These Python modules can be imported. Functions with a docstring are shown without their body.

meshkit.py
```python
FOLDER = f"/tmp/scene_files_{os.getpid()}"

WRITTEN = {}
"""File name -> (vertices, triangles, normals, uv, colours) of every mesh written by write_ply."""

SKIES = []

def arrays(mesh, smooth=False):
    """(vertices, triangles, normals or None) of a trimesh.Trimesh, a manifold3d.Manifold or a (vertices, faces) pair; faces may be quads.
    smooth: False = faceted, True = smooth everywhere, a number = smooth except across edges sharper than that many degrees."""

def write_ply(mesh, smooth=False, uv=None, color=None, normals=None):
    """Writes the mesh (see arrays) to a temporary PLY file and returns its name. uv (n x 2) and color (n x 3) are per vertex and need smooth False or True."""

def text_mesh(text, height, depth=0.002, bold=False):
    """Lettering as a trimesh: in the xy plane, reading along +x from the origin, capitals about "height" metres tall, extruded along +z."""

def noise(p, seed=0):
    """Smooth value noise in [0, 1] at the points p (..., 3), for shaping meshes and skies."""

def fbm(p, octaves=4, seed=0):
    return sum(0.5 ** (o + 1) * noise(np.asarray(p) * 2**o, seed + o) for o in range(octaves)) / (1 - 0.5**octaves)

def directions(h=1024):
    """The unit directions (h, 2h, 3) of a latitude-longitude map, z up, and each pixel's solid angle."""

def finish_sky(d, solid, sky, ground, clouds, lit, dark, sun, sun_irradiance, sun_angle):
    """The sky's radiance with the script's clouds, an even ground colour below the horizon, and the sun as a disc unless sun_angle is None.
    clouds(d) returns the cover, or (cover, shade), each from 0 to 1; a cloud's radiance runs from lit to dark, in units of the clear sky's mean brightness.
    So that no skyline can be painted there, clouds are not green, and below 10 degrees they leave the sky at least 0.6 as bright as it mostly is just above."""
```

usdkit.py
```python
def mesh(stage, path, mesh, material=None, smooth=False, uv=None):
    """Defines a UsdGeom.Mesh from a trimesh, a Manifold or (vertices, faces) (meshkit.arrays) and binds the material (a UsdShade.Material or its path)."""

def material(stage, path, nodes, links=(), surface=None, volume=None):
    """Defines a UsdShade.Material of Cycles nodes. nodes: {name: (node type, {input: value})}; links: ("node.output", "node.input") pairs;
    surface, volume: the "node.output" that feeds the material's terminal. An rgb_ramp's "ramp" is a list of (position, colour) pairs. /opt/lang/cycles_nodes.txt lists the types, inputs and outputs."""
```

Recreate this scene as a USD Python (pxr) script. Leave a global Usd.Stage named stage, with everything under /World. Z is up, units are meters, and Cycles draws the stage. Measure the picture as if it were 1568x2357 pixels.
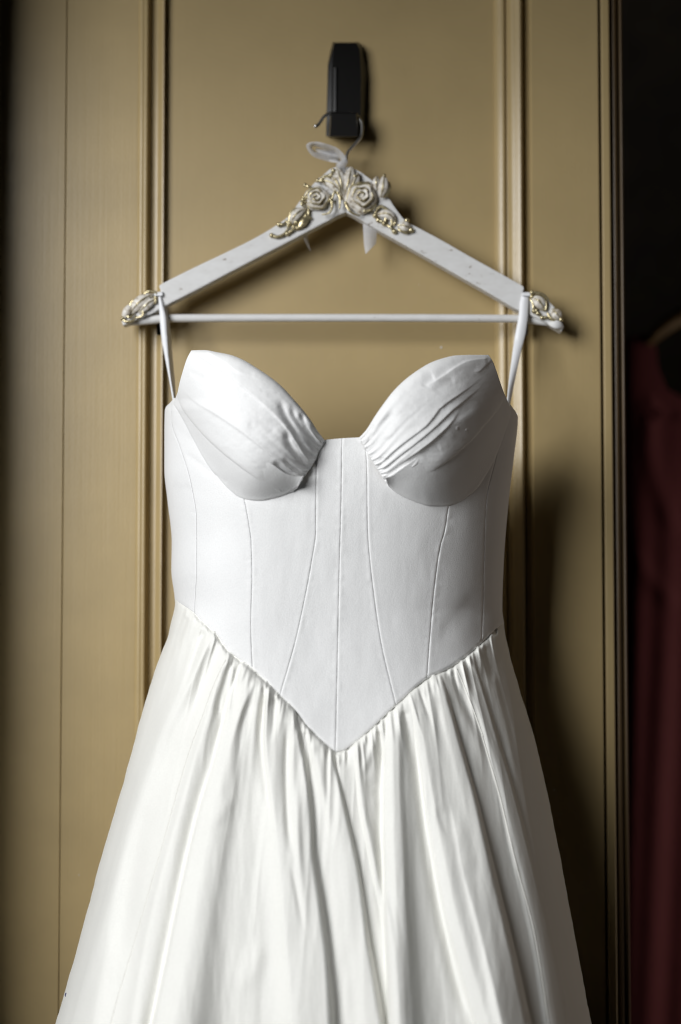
import math
import numpy as np
import trimesh
from scipy.interpolate import PchipInterpolator
from scipy.ndimage import gaussian_filter, map_coordinates
import usdkit
import meshkit
from pxr import Gf, Sdf, Usd, UsdGeom, UsdLux, UsdShade

stage = Usd.Stage.CreateInMemory()
UsdGeom.SetStageUpAxis(stage, "Z")
UsdGeom.SetStageMetersPerUnit(stage, 1.0)
UsdGeom.Xform.Define(stage, "/World")

# ------------------------------------------------------------------ camera
CAM = np.array([0.0, -1.5, 1.135])
PITCH = math.radians(2.5)
FOCAL, APERTURE = 50.0, 24.0
cam = UsdGeom.Camera.Define(stage, "/World/camera")
cam.CreateFocalLengthAttr(FOCAL)
cam.CreateHorizontalApertureAttr(APERTURE)
cam.CreateFStopAttr(1.9)
cam.CreateFocusDistanceAttr(1.345)
cam.CreateExposureAttr(0.0)
cam.CreateClippingRangeAttr(Gf.Vec2f(0.05, 100))
cam.AddTranslateOp().Set(Gf.Vec3d(*CAM))
cam.AddRotateXOp().Set(90 + math.degrees(PITCH))


# ------------------------------------------------------------------ light
def rect_light(name, pos, target, w, h, intensity, color):
    L = UsdLux.RectLight.Define(stage, "/World/" + name)
    L.CreateWidthAttr(w)
    L.CreateHeightAttr(h)
    L.CreateIntensityAttr(intensity)
    L.CreateColorAttr(Gf.Vec3f(*color))
    m = Gf.Matrix4d().SetLookAt(Gf.Vec3d(*pos), Gf.Vec3d(*target), Gf.Vec3d(0, 0, 1)).GetInverse()
    L.AddTransformOp().Set(m)


rect_light("window_light", (-1.54, -1.97, 1.95), (0, -0.05, 1.2), 1.15, 1.6, 13.8, (0.98, 0.99, 1.0))
rect_light("room_light", (1.5, 0.12, 0.9), (0.52, 0.58, 1.0), 0.4, 1.2, 1.9, (1.0, 0.85, 0.72))

# ------------------------------------------------------------------ helpers: photograph geometry
ASP = APERTURE / 2 / 784.0
FW = np.array([0, math.cos(PITCH), math.sin(PITCH)])
UP = np.array([0, -math.sin(PITCH), math.cos(PITCH)])


def P(px, py, Y):
    """World point at depth y = Y that lies on the line of sight through (px, py)."""
    px, py, Y = np.broadcast_arrays(np.asarray(px, float), np.asarray(py, float), np.asarray(Y, float))
    a, b = (px - 784) * ASP, (1178 - py) * ASP
    d = a[..., None] * np.array([1.0, 0, 0]) + b[..., None] * UP + FOCAL * FW
    t = (Y - CAM[1]) / d[..., 1]
    return CAM + d * t[..., None]


def crop(x0, y0, s):
    return lambda *pts: np.array([((x0 + x / s) / 1.5944, (y0 + y / s) / 1.5944) for x, y in pts])


cOrn = crop(950, 500, 2.4123)
cHook = crop(1100, 120, 4.48)
cStrL = crop(400, 950, 2.6133)
cStrR = crop(1600, 950, 2.6133)
cCupL = crop(550, 1200, 2.0907)
cCupR = crop(1200, 1200, 2.0907)
cSkL = crop(150, 2700, 1.2544)
cSkR = crop(1100, 2700, 1.2544)
cWL = crop(400, 2150, 1.8447)
cWR = crop(1150, 2150, 1.8447)
cSide = crop(550, 1380, 2.5629)
cBur = crop(1800, 1000, 1.683)
cMid = crop(550, 1900, 1.16148)


def A(*pts):
    return np.array(pts, float)


def resample(poly, n, smooth=True):
    poly = np.asarray(poly, float)
    d = np.r_[0, np.cumsum(np.linalg.norm(np.diff(poly, axis=0), axis=1))]
    t = np.linspace(0, d[-1], n) if np.isscalar(n) else np.asarray(n) * d[-1]
    if smooth and len(poly) > 2:
        return np.stack([PchipInterpolator(d, poly[:, k])(t) for k in range(poly.shape[1])], 1)
    return np.stack([np.interp(t, d, poly[:, k]) for k in range(poly.shape[1])], 1)


def seg_dist(px, py, poly):
    """Distance, signed side (+ to the right of the travel direction as seen in the picture) and position 0..1 along a polyline."""
    shape = px.shape
    p = np.stack([px.ravel(), py.ravel()], 1)
    best = np.full(len(p), 1e9)
    side = np.zeros(len(p))
    along = np.zeros(len(p))
    seglen = np.linalg.norm(np.diff(poly, axis=0), axis=1)
    total, acc = seglen.sum(), 0.0
    for a, b, L in zip(poly[:-1], poly[1:], seglen):
        ab = b - a
        ap = p - a
        t = np.clip((ap @ ab) / (L * L + 1e-12), 0, 1)
        q = ap - t[:, None] * ab
        dd = np.hypot(q[:, 0], q[:, 1])
        m = dd < best
        best[m] = dd[m]
        cr = ab[0] * ap[:, 1] - ab[1] * ap[:, 0]
        side[m] = np.sign(cr[m])
        along[m] = (acc + t[m] * L) / total
        acc += L
    return best.reshape(shape), side.reshape(shape), along.reshape(shape)


def fade(a, s=0.2, e=0.2):
    x = np.ones_like(a)
    if s > 0:
        x = x * np.clip(a / s, 0, 1)
    if e > 0:
        x = x * np.clip((1 - a) / e, 0, 1)
    return x * x * (3 - 2 * x)


def apply_folds(px, py, folds):
    """Sum of folds in metres towards the camera. fold: (polyline, kind, amp mm, width dp[, width2, fade_s, fade_e])
    ridge: gaussian crest; step: rises over width on the left-hand side of the line and drops sharply across it."""
    out = np.zeros_like(px)
    for f in folds:
        poly, kind, amp, w = f[:4]
        w2 = f[4] if len(f) > 4 else w
        fs, fe = (f[5], f[6]) if len(f) > 6 else (0.2, 0.2)
        q = resample(poly, 14)
        R = (2.6 if kind == "ridge" else 4.0) * max(w, w2)
        near = (px > q[:, 0].min() - R) & (px < q[:, 0].max() + R) & (py > q[:, 1].min() - R) & (py < q[:, 1].max() + R)
        if not near.any():
            continue
        d, s, a = seg_dist(px[near], py[near], q)
        ww = np.where(s < 0, w, w2)
        out[near] += amp * 1e-3 * np.exp(-(d / ww) ** (2 if kind == "ridge" else 1.3)) * fade(a, fs, fe)
    return out


def grid_faces(nu, nv):
    i, j = np.meshgrid(np.arange(nv - 1), np.arange(nu - 1), indexing="ij")
    k = i * nu + j
    return np.stack([k, k + nu, k + nu + 1, k + 1], -1).reshape(-1, 4)


def quads(q):
    return np.vstack([q[:, [0, 1, 2]], q[:, [0, 2, 3]]])


def shell(pts, back):
    """Closed sheet from a (nv, nu, 3) front grid and a back grid of the same shape."""
    nv, nu = pts.shape[:2]
    f = grid_faces(nu, nv)
    n = nv * nu
    idx = np.arange(n).reshape(nv, nu)
    border = np.r_[idx[0, :], idx[1:, -1], idx[-1, -2::-1], idx[-2:0:-1, 0]]
    nxt = np.roll(border, -1)
    side = np.stack([border, nxt, nxt + n, border + n], 1)
    return trimesh.Trimesh(np.vstack([pts.reshape(-1, 3), back.reshape(-1, 3)]), quads(np.vstack([f, f[:, ::-1] + n, side])), process=False)


def sheet(px, py, Y, thick=0.002):
    a = P(px, py, Y)
    b = a.copy()
    b[..., 1] += thick
    return shell(a, b)


def coons(top, bottom, left, right, nu, nv):
    """top, bottom run left to right; left, right run top to bottom."""
    u, v = np.linspace(0, 1, nu), np.linspace(0, 1, nv)
    T, B, L, R = resample(top, nu), resample(bottom, nu), resample(left, nv), resample(right, nv)
    U, V = u[None, :, None], v[:, None, None]
    c = (1 - V) * T[None] + V * B[None] + (1 - U) * L[:, None] + U * R[:, None]
    c -= (1 - U) * (1 - V) * T[0] + U * (1 - V) * T[-1] + (1 - U) * V * B[0] + U * V * B[-1]
    return c[..., 0], c[..., 1]


def tube(points, radii, sides=10, n=None, flat=1.0):
    p = np.asarray(points, float)
    radii = np.broadcast_to(np.asarray(radii, float), (len(p),))
    if n:
        q = resample(np.c_[p, radii], n)
        p, radii = q[:, :3], q[:, 3]
    t = np.gradient(p, axis=0)
    t /= np.linalg.norm(t, axis=1, keepdims=True) + 1e-12
    ref = np.array([0, 1.0, 0])
    a = np.cross(t, ref)
    a /= np.linalg.norm(a, axis=1, keepdims=True) + 1e-9
    b = np.cross(t, a)
    ang = np.arange(sides) * 2 * np.pi / sides
    v = p[:, None] + radii[:, None, None] * (np.cos(ang)[None, :, None] * a[:, None] + flat * np.sin(ang)[None, :, None] * b[:, None])
    i, j = np.meshgrid(np.arange(len(p) - 1), np.arange(sides), indexing="ij")
    q = np.stack([i * sides + j, (i + 1) * sides + j, (i + 1) * sides + (j + 1) % sides, i * sides + (j + 1) % sides], -1).reshape(-1, 4)
    n0 = len(p) * sides
    v = np.vstack([v.reshape(-1, 3), p[:1], p[-1:]])
    k = np.arange(sides)
    caps = np.vstack([np.stack([np.full(sides, n0), k, (k + 1) % sides], 1), np.stack([np.full(sides, n0 + 1), (len(p) - 1) * sides + (k + 1) % sides, (len(p) - 1) * sides + k], 1)])
    return trimesh.Trimesh(v, np.vstack([quads(q), caps]), process=False)


def ball(c, r, sub=2):
    m = trimesh.creation.icosphere(sub, 1.0)
    m.apply_scale(r)
    m.apply_translation(c)
    return m


def join(*ms):
    return trimesh.util.concatenate(list(ms))


# ------------------------------------------------------------------ helpers: prims
used = {}


def unique(parent, name):
    k = used.get((parent, name), 0)
    used[(parent, name)] = k + 1
    return f"{parent}/{name}" + (f"_{k:03d}" if k else "")


def data(prim, label=None, cat=None, group=None, kind=None):
    for k, v in (("label", label), ("category", cat), ("group", group), ("kind", kind)):
        if v:
            prim.SetCustomDataByKey(k, v)


ORIGIN = {}
BASES = {"door": (0, 0, 0.45), "door_frame": (0, 0, 0.45), "burgundy_dress": (0.55, 0.62, 0.55), "wooden_hanger": (0.55, 0.62, 1.55), "wedding_dress": (0, -0.08, 0.66),
         "ornate_hanger": (0, -0.04, 1.40), "door_hook": (0, 0, 1.56), "ribbon": (0, -0.04, 1.54)}


def thing(name, label=None, cat=None, group=None, kind=None):
    x = UsdGeom.Xform.Define(stage, unique("/World", name))
    ORIGIN[str(x.GetPath())] = np.array(BASES[name], float)
    x.AddTranslateOp().Set(Gf.Vec3d(*BASES[name]))
    data(x.GetPrim(), label, cat, group, kind)
    return str(x.GetPath())


def obj(name, mesh, mat, parent="/World", smooth=40, label=None, cat=None, group=None, kind=None):
    if parent in ORIGIN:
        mesh = mesh.copy()
        mesh.vertices = np.asarray(mesh.vertices) - ORIGIN[parent]
    path = unique(parent, name)
    if parent in ORIGIN:
        ORIGIN[path] = ORIGIN[parent]
    m = usdkit.mesh(stage, path, mesh, mat, smooth=smooth)
    data(m.GetPrim(), label, cat, group, kind)
    return str(m.GetPath())


# ------------------------------------------------------------------ materials
UsdGeom.Scope.Define(stage, "/World/Looks")


def mat(name, nodes, links, surface="p.BSDF"):
    return usdkit.material(stage, "/World/Looks/" + name, nodes, links, surface=surface)


def painted_door(name, col, rough, streak, var=0.10):
    c = np.array(col)
    return mat(name, {
        "tc": ("geometry", {}),
        "ms": ("mapping", {"mapping_type": "point", "scale": (520, 520, 7)}),
        "streaks": ("noise_texture", {"scale": 1.0, "detail": 3.0, "roughness": 0.55}),
        "mp": ("mapping", {"mapping_type": "point", "scale": (1, 1, 1)}),
        "peel": ("noise_texture", {"scale": 480.0, "detail": 2.0}),
        "blot": ("noise_texture", {"scale": 9.0, "detail": 4.0, "roughness": 0.6}),
        "ramp": ("rgb_ramp", {"ramp": [(0.3, tuple(c * (1 - var))), (0.7, tuple(c * (1 + var)))]}),
        "rr": ("math", {"math_type": "multiply_add", "value2": 0.14, "value3": rough - 0.07}),
        "b1": ("bump", {"strength": streak, "distance": 0.0006}),
        "b2": ("bump", {"strength": 0.22, "distance": 0.0005}),
        "p": ("principled_bsdf", {"roughness": rough, "specular_ior_level": 0.55}),
    }, [("tc.position", "ms.vector"), ("ms.vector", "streaks.vector"), ("tc.position", "peel.vector"), ("tc.position", "blot.vector"),
        ("blot.fac", "ramp.fac"), ("ramp.color", "p.base_color"), ("streaks.fac", "rr.value1"), ("rr.value", "p.roughness"),
        ("streaks.fac", "b1.height"), ("peel.fac", "b2.height"), ("b1.normal", "b2.normal"), ("b2.normal", "p.normal")])


TAN = (0.398, 0.298, 0.143)
M_panel = painted_door("panel_paint", TAN, 0.42, 0.12, 0.05)
M_stile = painted_door("stile_paint", TAN, 0.42, 0.24, 0.07)
M_mould = painted_door("moulding_paint", TAN, 0.33, 0.2, 0.07)
M_dark = painted_door("dark_frame_paint", (0.10, 0.062, 0.024), 0.45, 0.3)
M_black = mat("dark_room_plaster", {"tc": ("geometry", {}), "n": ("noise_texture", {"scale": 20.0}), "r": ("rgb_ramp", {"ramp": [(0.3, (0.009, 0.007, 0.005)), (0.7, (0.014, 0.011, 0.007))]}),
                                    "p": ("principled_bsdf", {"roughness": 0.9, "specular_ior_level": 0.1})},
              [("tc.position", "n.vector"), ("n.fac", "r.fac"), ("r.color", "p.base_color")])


def cloth(name, col, rough, weave, wstr, sheen=0.1, spec=0.3, wrinkle=0.0, slub=0.0, trans=0.0):
    c = np.array(col)
    nodes = {
        "tc": ("geometry", {}),
        "w": ("noise_texture", {"scale": weave, "detail": 2.0, "roughness": 0.7}),
        "wr": ("noise_texture", {"scale": 28.0, "detail": 3.0, "roughness": 0.5}),
        "msl": ("mapping", {"mapping_type": "point", "scale": (380, 380, 16)}),
        "sl": ("noise_texture", {"scale": 1.0, "detail": 2.0}),
        "blot": ("noise_texture", {"scale": 14.0, "detail": 3.0}),
        "fine": ("math", {"math_type": "multiply", "value2": 0.6}),
        "sum": ("math", {"math_type": "multiply_add", "value2": 0.4}),
        "ramp": ("rgb_ramp", {"ramp": [(0.36, tuple(c * 0.95)), (0.64, tuple(np.minimum(c * 1.035, 0.95)))]}),
        "b0": ("bump", {"strength": wrinkle, "distance": 0.004}),
        "b1": ("bump", {"strength": slub, "distance": 0.0004}),
        "b2": ("bump", {"strength": wstr, "distance": 0.0004}),
        "p": ("principled_bsdf", {"roughness": rough, "specular_ior_level": spec, "sheen_weight": sheen, "sheen_roughness": 0.4}),
    }
    links = [("tc.position", "w.vector"), ("tc.position", "wr.vector"), ("tc.position", "msl.vector"), ("msl.vector", "sl.vector"), ("tc.position", "blot.vector"),
             ("blot.fac", "sum.value1"), ("w.fac", "fine.value1"), ("fine.value", "sum.value3"), ("sum.value", "ramp.fac"), ("ramp.color", "p.base_color"), ("wr.fac", "b0.height"), ("sl.fac", "b1.height"), ("b0.normal", "b1.normal"),
             ("w.fac", "b2.height"), ("b1.normal", "b2.normal"), ("b2.normal", "p.normal")]
    surf = "p.BSDF"
    if trans:
        nodes["t"] = ("translucent_bsdf", {"color": tuple(c * np.array([1, 0.97, 0.85]))})
        nodes["mx"] = ("mix_closure", {"fac": trans})
        links += [("p.BSDF", "mx.closure1"), ("t.BSDF", "mx.closure2"), ("b2.normal", "t.normal")]
        surf = "mx.closure"
    return mat(name, nodes, links, surf)


M_crepe = cloth("bodice_crepe", (0.83, 0.83, 0.825), 0.8, 800.0, 0.7, 0.15, 0.15, wrinkle=0.08)
M_drape = cloth("cup_taffeta", (0.84, 0.84, 0.835), 0.72, 800.0, 0.5, 0.15, 0.18, wrinkle=0.10)
M_skirt = cloth("skirt_taffeta", (0.885, 0.88, 0.835), 0.56, 800.0, 0.3, 0.15, 0.28, wrinkle=0.05, slub=0.4, trans=0.06)
M_strap = cloth("strap_satin", (0.82, 0.83, 0.85), 0.4, 1200.0, 0.2, 0.1, 0.5)
M_burg = cloth("burgundy_cloth", (0.22, 0.058, 0.068), 0.7, 900.0, 0.3, 0.2, 0.2, wrinkle=0.3)

M_wood = mat("distressed_white_paint", {
    "tc": ("geometry", {}),
    "mp": ("mapping", {"mapping_type": "point", "scale": (55, 90, 130)}),
    "n": ("noise_texture", {"scale": 1.0, "detail": 6.0, "roughness": 0.72}),
    "n2": ("noise_texture", {"scale": 26.0, "detail": 3.0}),
    "ad": ("math", {"math_type": "multiply", "value2": 1.0}),
    "ramp": ("rgb_ramp", {"ramp": [(0.0, (0.20, 0.16, 0.13)), (0.32, (0.28, 0.24, 0.20)), (0.36, (0.66, 0.655, 0.645)), (0.6, (0.71, 0.71, 0.705)), (1.0, (0.74, 0.74, 0.735))]}),
    "b": ("bump", {"strength": 0.35, "distance": 0.0008}),
    "p": ("principled_bsdf", {"roughness": 0.55, "specular_ior_level": 0.35}),
}, [("tc.position", "mp.vector"), ("mp.vector", "n.vector"), ("n.fac", "ramp.fac"), ("ramp.color", "p.base_color"), ("n.fac", "b.height"), ("b.normal", "p.normal")])
M_gold = mat("worn_gilding", {
    "tc": ("geometry", {}), "n": ("noise_texture", {"scale": 320.0, "detail": 3.0}),
    "ramp": ("rgb_ramp", {"ramp": [(0.30, (0.24, 0.19, 0.11)), (0.5, (0.58, 0.50, 0.30)), (0.75, (0.80, 0.73, 0.49))]}),
    "b": ("bump", {"strength": 0.4, "distance": 0.0008}),
    "p": ("principled_bsdf", {"metallic": 0.75, "roughness": 0.30}),
}, [("tc.position", "n.vector"), ("n.fac", "ramp.fac"), ("ramp.color", "p.base_color"), ("n.fac", "b.height"), ("b.normal", "p.normal")])
M_cream = mat("cream_carving", {
    "tc": ("geometry", {}), "n": ("noise_texture", {"scale": 260.0, "detail": 3.0}),
    "ramp": ("rgb_ramp", {"ramp": [(0.33, (0.30, 0.25, 0.18)), (0.48, (0.66, 0.62, 0.55)), (0.7, (0.73, 0.71, 0.67))]}),
    "b": ("bump", {"strength": 0.3, "distance": 0.0008}),
    "p": ("principled_bsdf", {"roughness": 0.42}),
}, [("tc.position", "n.vector"), ("n.fac", "ramp.fac"), ("ramp.color", "p.base_color"), ("n.fac", "b.height"), ("b.normal", "p.normal")])
M_steel = mat("hook_steel", {"tc": ("geometry", {}), "n": ("noise_texture", {"scale": 300.0}), "r": ("rgb_ramp", {"ramp": [(0.3, (0.66, 0.66, 0.66)), (0.7, (0.78, 0.78, 0.78))]}),
                             "p": ("principled_bsdf", {"metallic": 1.0, "roughness": 0.34})}, [("tc.position", "n.vector"), ("n.fac", "r.fac"), ("r.color", "p.base_color")])
M_plastic = mat("black_plastic", {"tc": ("geometry", {}), "n": ("noise_texture", {"scale": 700.0}), "b": ("bump", {"strength": 0.1, "distance": 0.0003}),
                                  "r": ("rgb_ramp", {"ramp": [(0.3, (0.005, 0.0045, 0.004)), (0.7, (0.008, 0.0075, 0.007))]}),
                                  "p": ("principled_bsdf", {"roughness": 0.33, "specular_ior_level": 0.4})},
                [("tc.position", "n.vector"), ("n.fac", "b.height"), ("b.normal", "p.normal"), ("n.fac", "r.fac"), ("r.color", "p.base_color")])
M_organza = mat("organza", {"tc": ("geometry", {}), "n": ("noise_texture", {"scale": 500.0}), "r": ("rgb_ramp", {"ramp": [(0.3, (0.74, 0.75, 0.78)), (0.7, (0.82, 0.83, 0.85))]}),
                            "p": ("principled_bsdf", {"roughness": 0.5, "sheen_weight": 0.2}), "t": ("transparent_bsdf", {"color": (1, 1, 1)}), "l": ("translucent_bsdf", {"color": (0.8, 0.8, 0.82)}),
                            "m1": ("mix_closure", {"fac": 0.25}), "m2": ("mix_closure", {"fac": 0.48})},
                [("tc.position", "n.vector"), ("n.fac", "r.fac"), ("r.color", "p.base_color"), ("p.BSDF", "m1.closure1"), ("l.BSDF", "m1.closure2"), ("m1.closure", "m2.closure1"), ("t.BSDF", "m2.closure2")], "m2.closure")
M_thread = mat("seam_thread", {"tc": ("geometry", {}), "n": ("noise_texture", {"scale": 900.0}), "r": ("rgb_ramp", {"ramp": [(0.3, (0.76, 0.75, 0.70)), (0.7, (0.82, 0.81, 0.76))]}),
                               "p": ("principled_bsdf", {"roughness": 0.7})}, [("tc.position", "n.vector"), ("n.fac", "r.fac"), ("r.color", "p.base_color")])
M_mark = mat("ink_blue_mark", {"tc": ("geometry", {}), "n": ("noise_texture", {"scale": 900.0}), "r": ("rgb_ramp", {"ramp": [(0.3, (0.05, 0.05, 0.09)), (0.7, (0.12, 0.12, 0.18))]}),
                               "p": ("principled_bsdf", {"roughness": 0.8})}, [("tc.position", "n.vector"), ("n.fac", "r.fac"), ("r.color", "p.base_color")])
M_brass = mat("dull_brown_wood", {"tc": ("geometry", {}), "n": ("noise_texture", {"scale": 60.0}), "r": ("rgb_ramp", {"ramp": [(0.3, (0.16, 0.10, 0.04)), (0.7, (0.24, 0.16, 0.07))]}),
                                  "p": ("principled_bsdf", {"roughness": 0.4})}, [("tc.position", "n.vector"), ("n.fac", "r.fac"), ("r.color", "p.base_color")])

# ------------------------------------------------------------------ the setting: wall, frame, dark room
Z0, Z1 = 0.45, 1.95


def profile(points, mat_, name, parent, back=0.03, smooth=35, nz=2):
    """A moulding of constant section: points are (px at the middle of the picture, height in mm towards the camera)."""
    pts = np.array(points, float)
    x = np.array([P(px, 1178, -h * 1e-3)[0] for px, h in pts])
    y = -pts[:, 1] * 1e-3
    sec = np.r_[np.c_[x, y], [[x[-1], back], [x[0], back]]]
    from shapely.geometry import Polygon
    m = trimesh.creation.extrude_polygon(Polygon(sec), Z1 - Z0, engine="earcut")
    m.apply_translation([0, 0, Z0])
    return obj(name, m, mat_, parent, smooth=smooth)


def rounded(px0, px1, h, r_px=4, r_mm=1.5, left=True, right=True):
    out = []
    for k in range(5):
        a = k / 4 * math.pi / 2
        out.append((px0 + r_px * (1 - math.sin(a)), h - r_mm * (1 - math.cos(a)))) if left else None
    if left:
        out = [(px0 + r_px * (1 - math.cos(k / 4 * math.pi / 2)), h - r_mm * (1 - math.sin(k / 4 * math.pi / 2))) for k in range(5)]
    else:
        out = [(px0, h)]
    if right:
        out += [(px1 - r_px * (1 - math.sin(k / 4 * math.pi / 2)), h - r_mm * (1 - math.cos(k / 4 * math.pi / 2))) for k in range(5)]
    else:
        out += [(px1, h)]
    return out


door = thing("door", "olive tan painted panelled door that the white dress hangs on", "door")
S = 9.0  # how far the stiles stand in front of the panel, mm
profile([(384, 0), (1142, 0)], M_panel, "panel", door)
profile(rounded(145.5, 312, S, 2.5, 1.0, True, False), M_stile, "stile", door)
profile([(312.2, S), (315, S + 1.2), (317, S + 2.2), (320, S + 2.8), (324, S + 2.8), (326, S + 2.3), (328, S + 3.0), (331, S + 3.2), (334, S + 2.6), (336, S), (339, 4.5), (343, 3.0),
         (352, 2.6), (358, 3.2), (361, 5.2), (365, 7.2), (369, 8.8), (372, 9.0), (374, 5.0), (376, 1.4), (383.8, 0.6)], M_mould, "moulding", door)
profile([(1142.2, 0.6), (1143.5, 2.6), (1147, 4.2), (1152, 5.8), (1158, 7.2), (1163, 8.0), (1166, 7.8), (1168, 5.6), (1171, 4.6), (1175, 5.0), (1177, 7.6), (1181, 9.4), (1187, 11.0), (1190, 11.3), (1192, 11.6), (1198, 13.2),
         (1203, 14.0), (1206, 13.2), (1208.5, 10), (1210, S * 0.45), (1224, S * 0.40)], M_mould, "moulding", door)
profile([(1224.2, S * 0.40), (1226, S * 0.75), (1230, S)] + rounded(1231, 1386, S, 2.5, 1.0, False, True)[1:], M_panel, "stile", door)
# a few paint specks on the panel and the stile
for (px, py, r, h) in ((1016, 799, 2.4, 0.4), (838, 1060, 1.1, 0.4), (1276, 1818, 1.3, S + .4), (182, 2014, 1.2, S + .4), (620, 560, 0.9, 0.4), (965, 655, 0.8, 0.4)):
    c = P(px, py, -h * 1e-3)
    m = ball((0, 0, 0), 1.0, 1)
    m.apply_scale([r * 0.00043, 0.0005, r * 0.00043 * 1.15])
    m.apply_translation(c)
    obj("paint_speck", m, M_wood, door)

frame = thing("door_frame", "wide tan jamb and dark brown edge around the door", None, None, "structure")
data(stage.GetPrimAtPath(frame), None, "door frame")
profile(rounded(-160, 144.3, S + 0.2, 2.5, 1.0, False, True), M_stile, "jamb", frame)
profile(rounded(1392.5, 1412, S + 0.2, 3, 1.6), M_panel, "stop_bead", frame)
profile([(1412.3, 0.5), (1416, 0.4), (1419, 2.5), (1422, 3.0), (1426, 2.4), (1429, -3), (1433, -4), (1436, -1.0), (1439, -0.6), (1441, -4), (1442, -14)], M_dark, "edge_moulding", frame)
m = trimesh.creation.box([0.02, 0.006, Z1 - Z0])
m.apply_translation([P(1389, 1178, 0)[0], 0.012, (Z0 + Z1) / 2])
obj("gap_backing", m, M_black, frame)
# return of the wall left of the jamb, and the header above: they stand outside the picture and shade its edges
m = trimesh.creation.box([0.05, 0.185, Z1 - Z0])
m.apply_translation([-0.430, -0.0775, (Z0 + Z1) / 2])
obj("wall_left", m, M_black, smooth=False, kind="structure", label="dark return of the wall beside the jamb", cat="wall")
m = trimesh.creation.box([4.6, 0.10, 0.22])
m.apply_translation([-0.6, -0.55, 1.81 + 0.11])
obj("ceiling_beam", m, M_black, smooth=False, kind="structure", label="dark beam across the ceiling in front of the door", cat="beam")
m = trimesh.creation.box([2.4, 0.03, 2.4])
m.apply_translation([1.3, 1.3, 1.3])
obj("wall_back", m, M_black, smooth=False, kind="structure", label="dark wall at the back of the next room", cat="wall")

# ------------------------------------------------------------------ burgundy garment in the dark
burg = thing("burgundy_dress", "dark burgundy dress hanging in the shadow beside the door frame", "dress")
nu, nv = 90, 130
pxs = np.linspace(0, 1, nu)
left = PchipInterpolator([700, 775, 860, 930, 1040, 1220, 1480, 1900, 2420], [1458, 1440, 1436, 1425, 1395, 1385, 1385, 1380, 1375])
topx = np.array([1440, 1478, 1508, 1516, 1524, 1545, 1580, 1640, 1700, 1760, 1820, 1850, 1862, 1872, 1900, 1950])
topy = np.array([778, 770, 765, 800, 850, 893, 915, 930, 934, 930, 915, 893, 850, 780, 765, 778])
PX, PY = np.zeros((nv, nu)), np.zeros((nv, nu))
xt = np.linspace(1448, 1925, nu)
ty = np.interp(xt, topx, topy)
for j in range(nu):
    v = np.linspace(0, 1, nv)
    PY[:, j] = ty[j] + (2430 - ty[j]) * v
    lx = left(PY[:, j])
    PX[:, j] = lx + (1940 - lx) * pxs[j]
ub = np.abs((PX - 1695) / 262)
Yb = 0.64 - 0.018 * np.sqrt(np.clip(1 - ub ** 10, 0, 1))
Yb -= 0.005 * np.sin(PX / 31 + PY / 500) * np.clip((PY - 1000) / 800, 0, 1) + 0.002 * np.sin(PX / 11 + 1 + PY / 260) * np.clip((PY - 900) / 600, 0, 1)
Yb -= apply_folds(PX, PY, [(cBur((1000, 700), (980, 1000), (1060, 1400), (1178, 1650)), "ridge", 5, 24), (cBur((880, 1700), (960, 1850), (1100, 2000), (1178, 2060)), "ridge", 4, 22),
                           (cBur((900, 900), (1000, 880), (1178, 880)), "ridge", -4, 7)])
obj("dress_front", sheet(PX, PY, Yb, 0.003), M_burg, burg)
hg = thing("wooden_hanger", "dull brown wooden hanger holding up the burgundy dress", "hanger")
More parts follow.
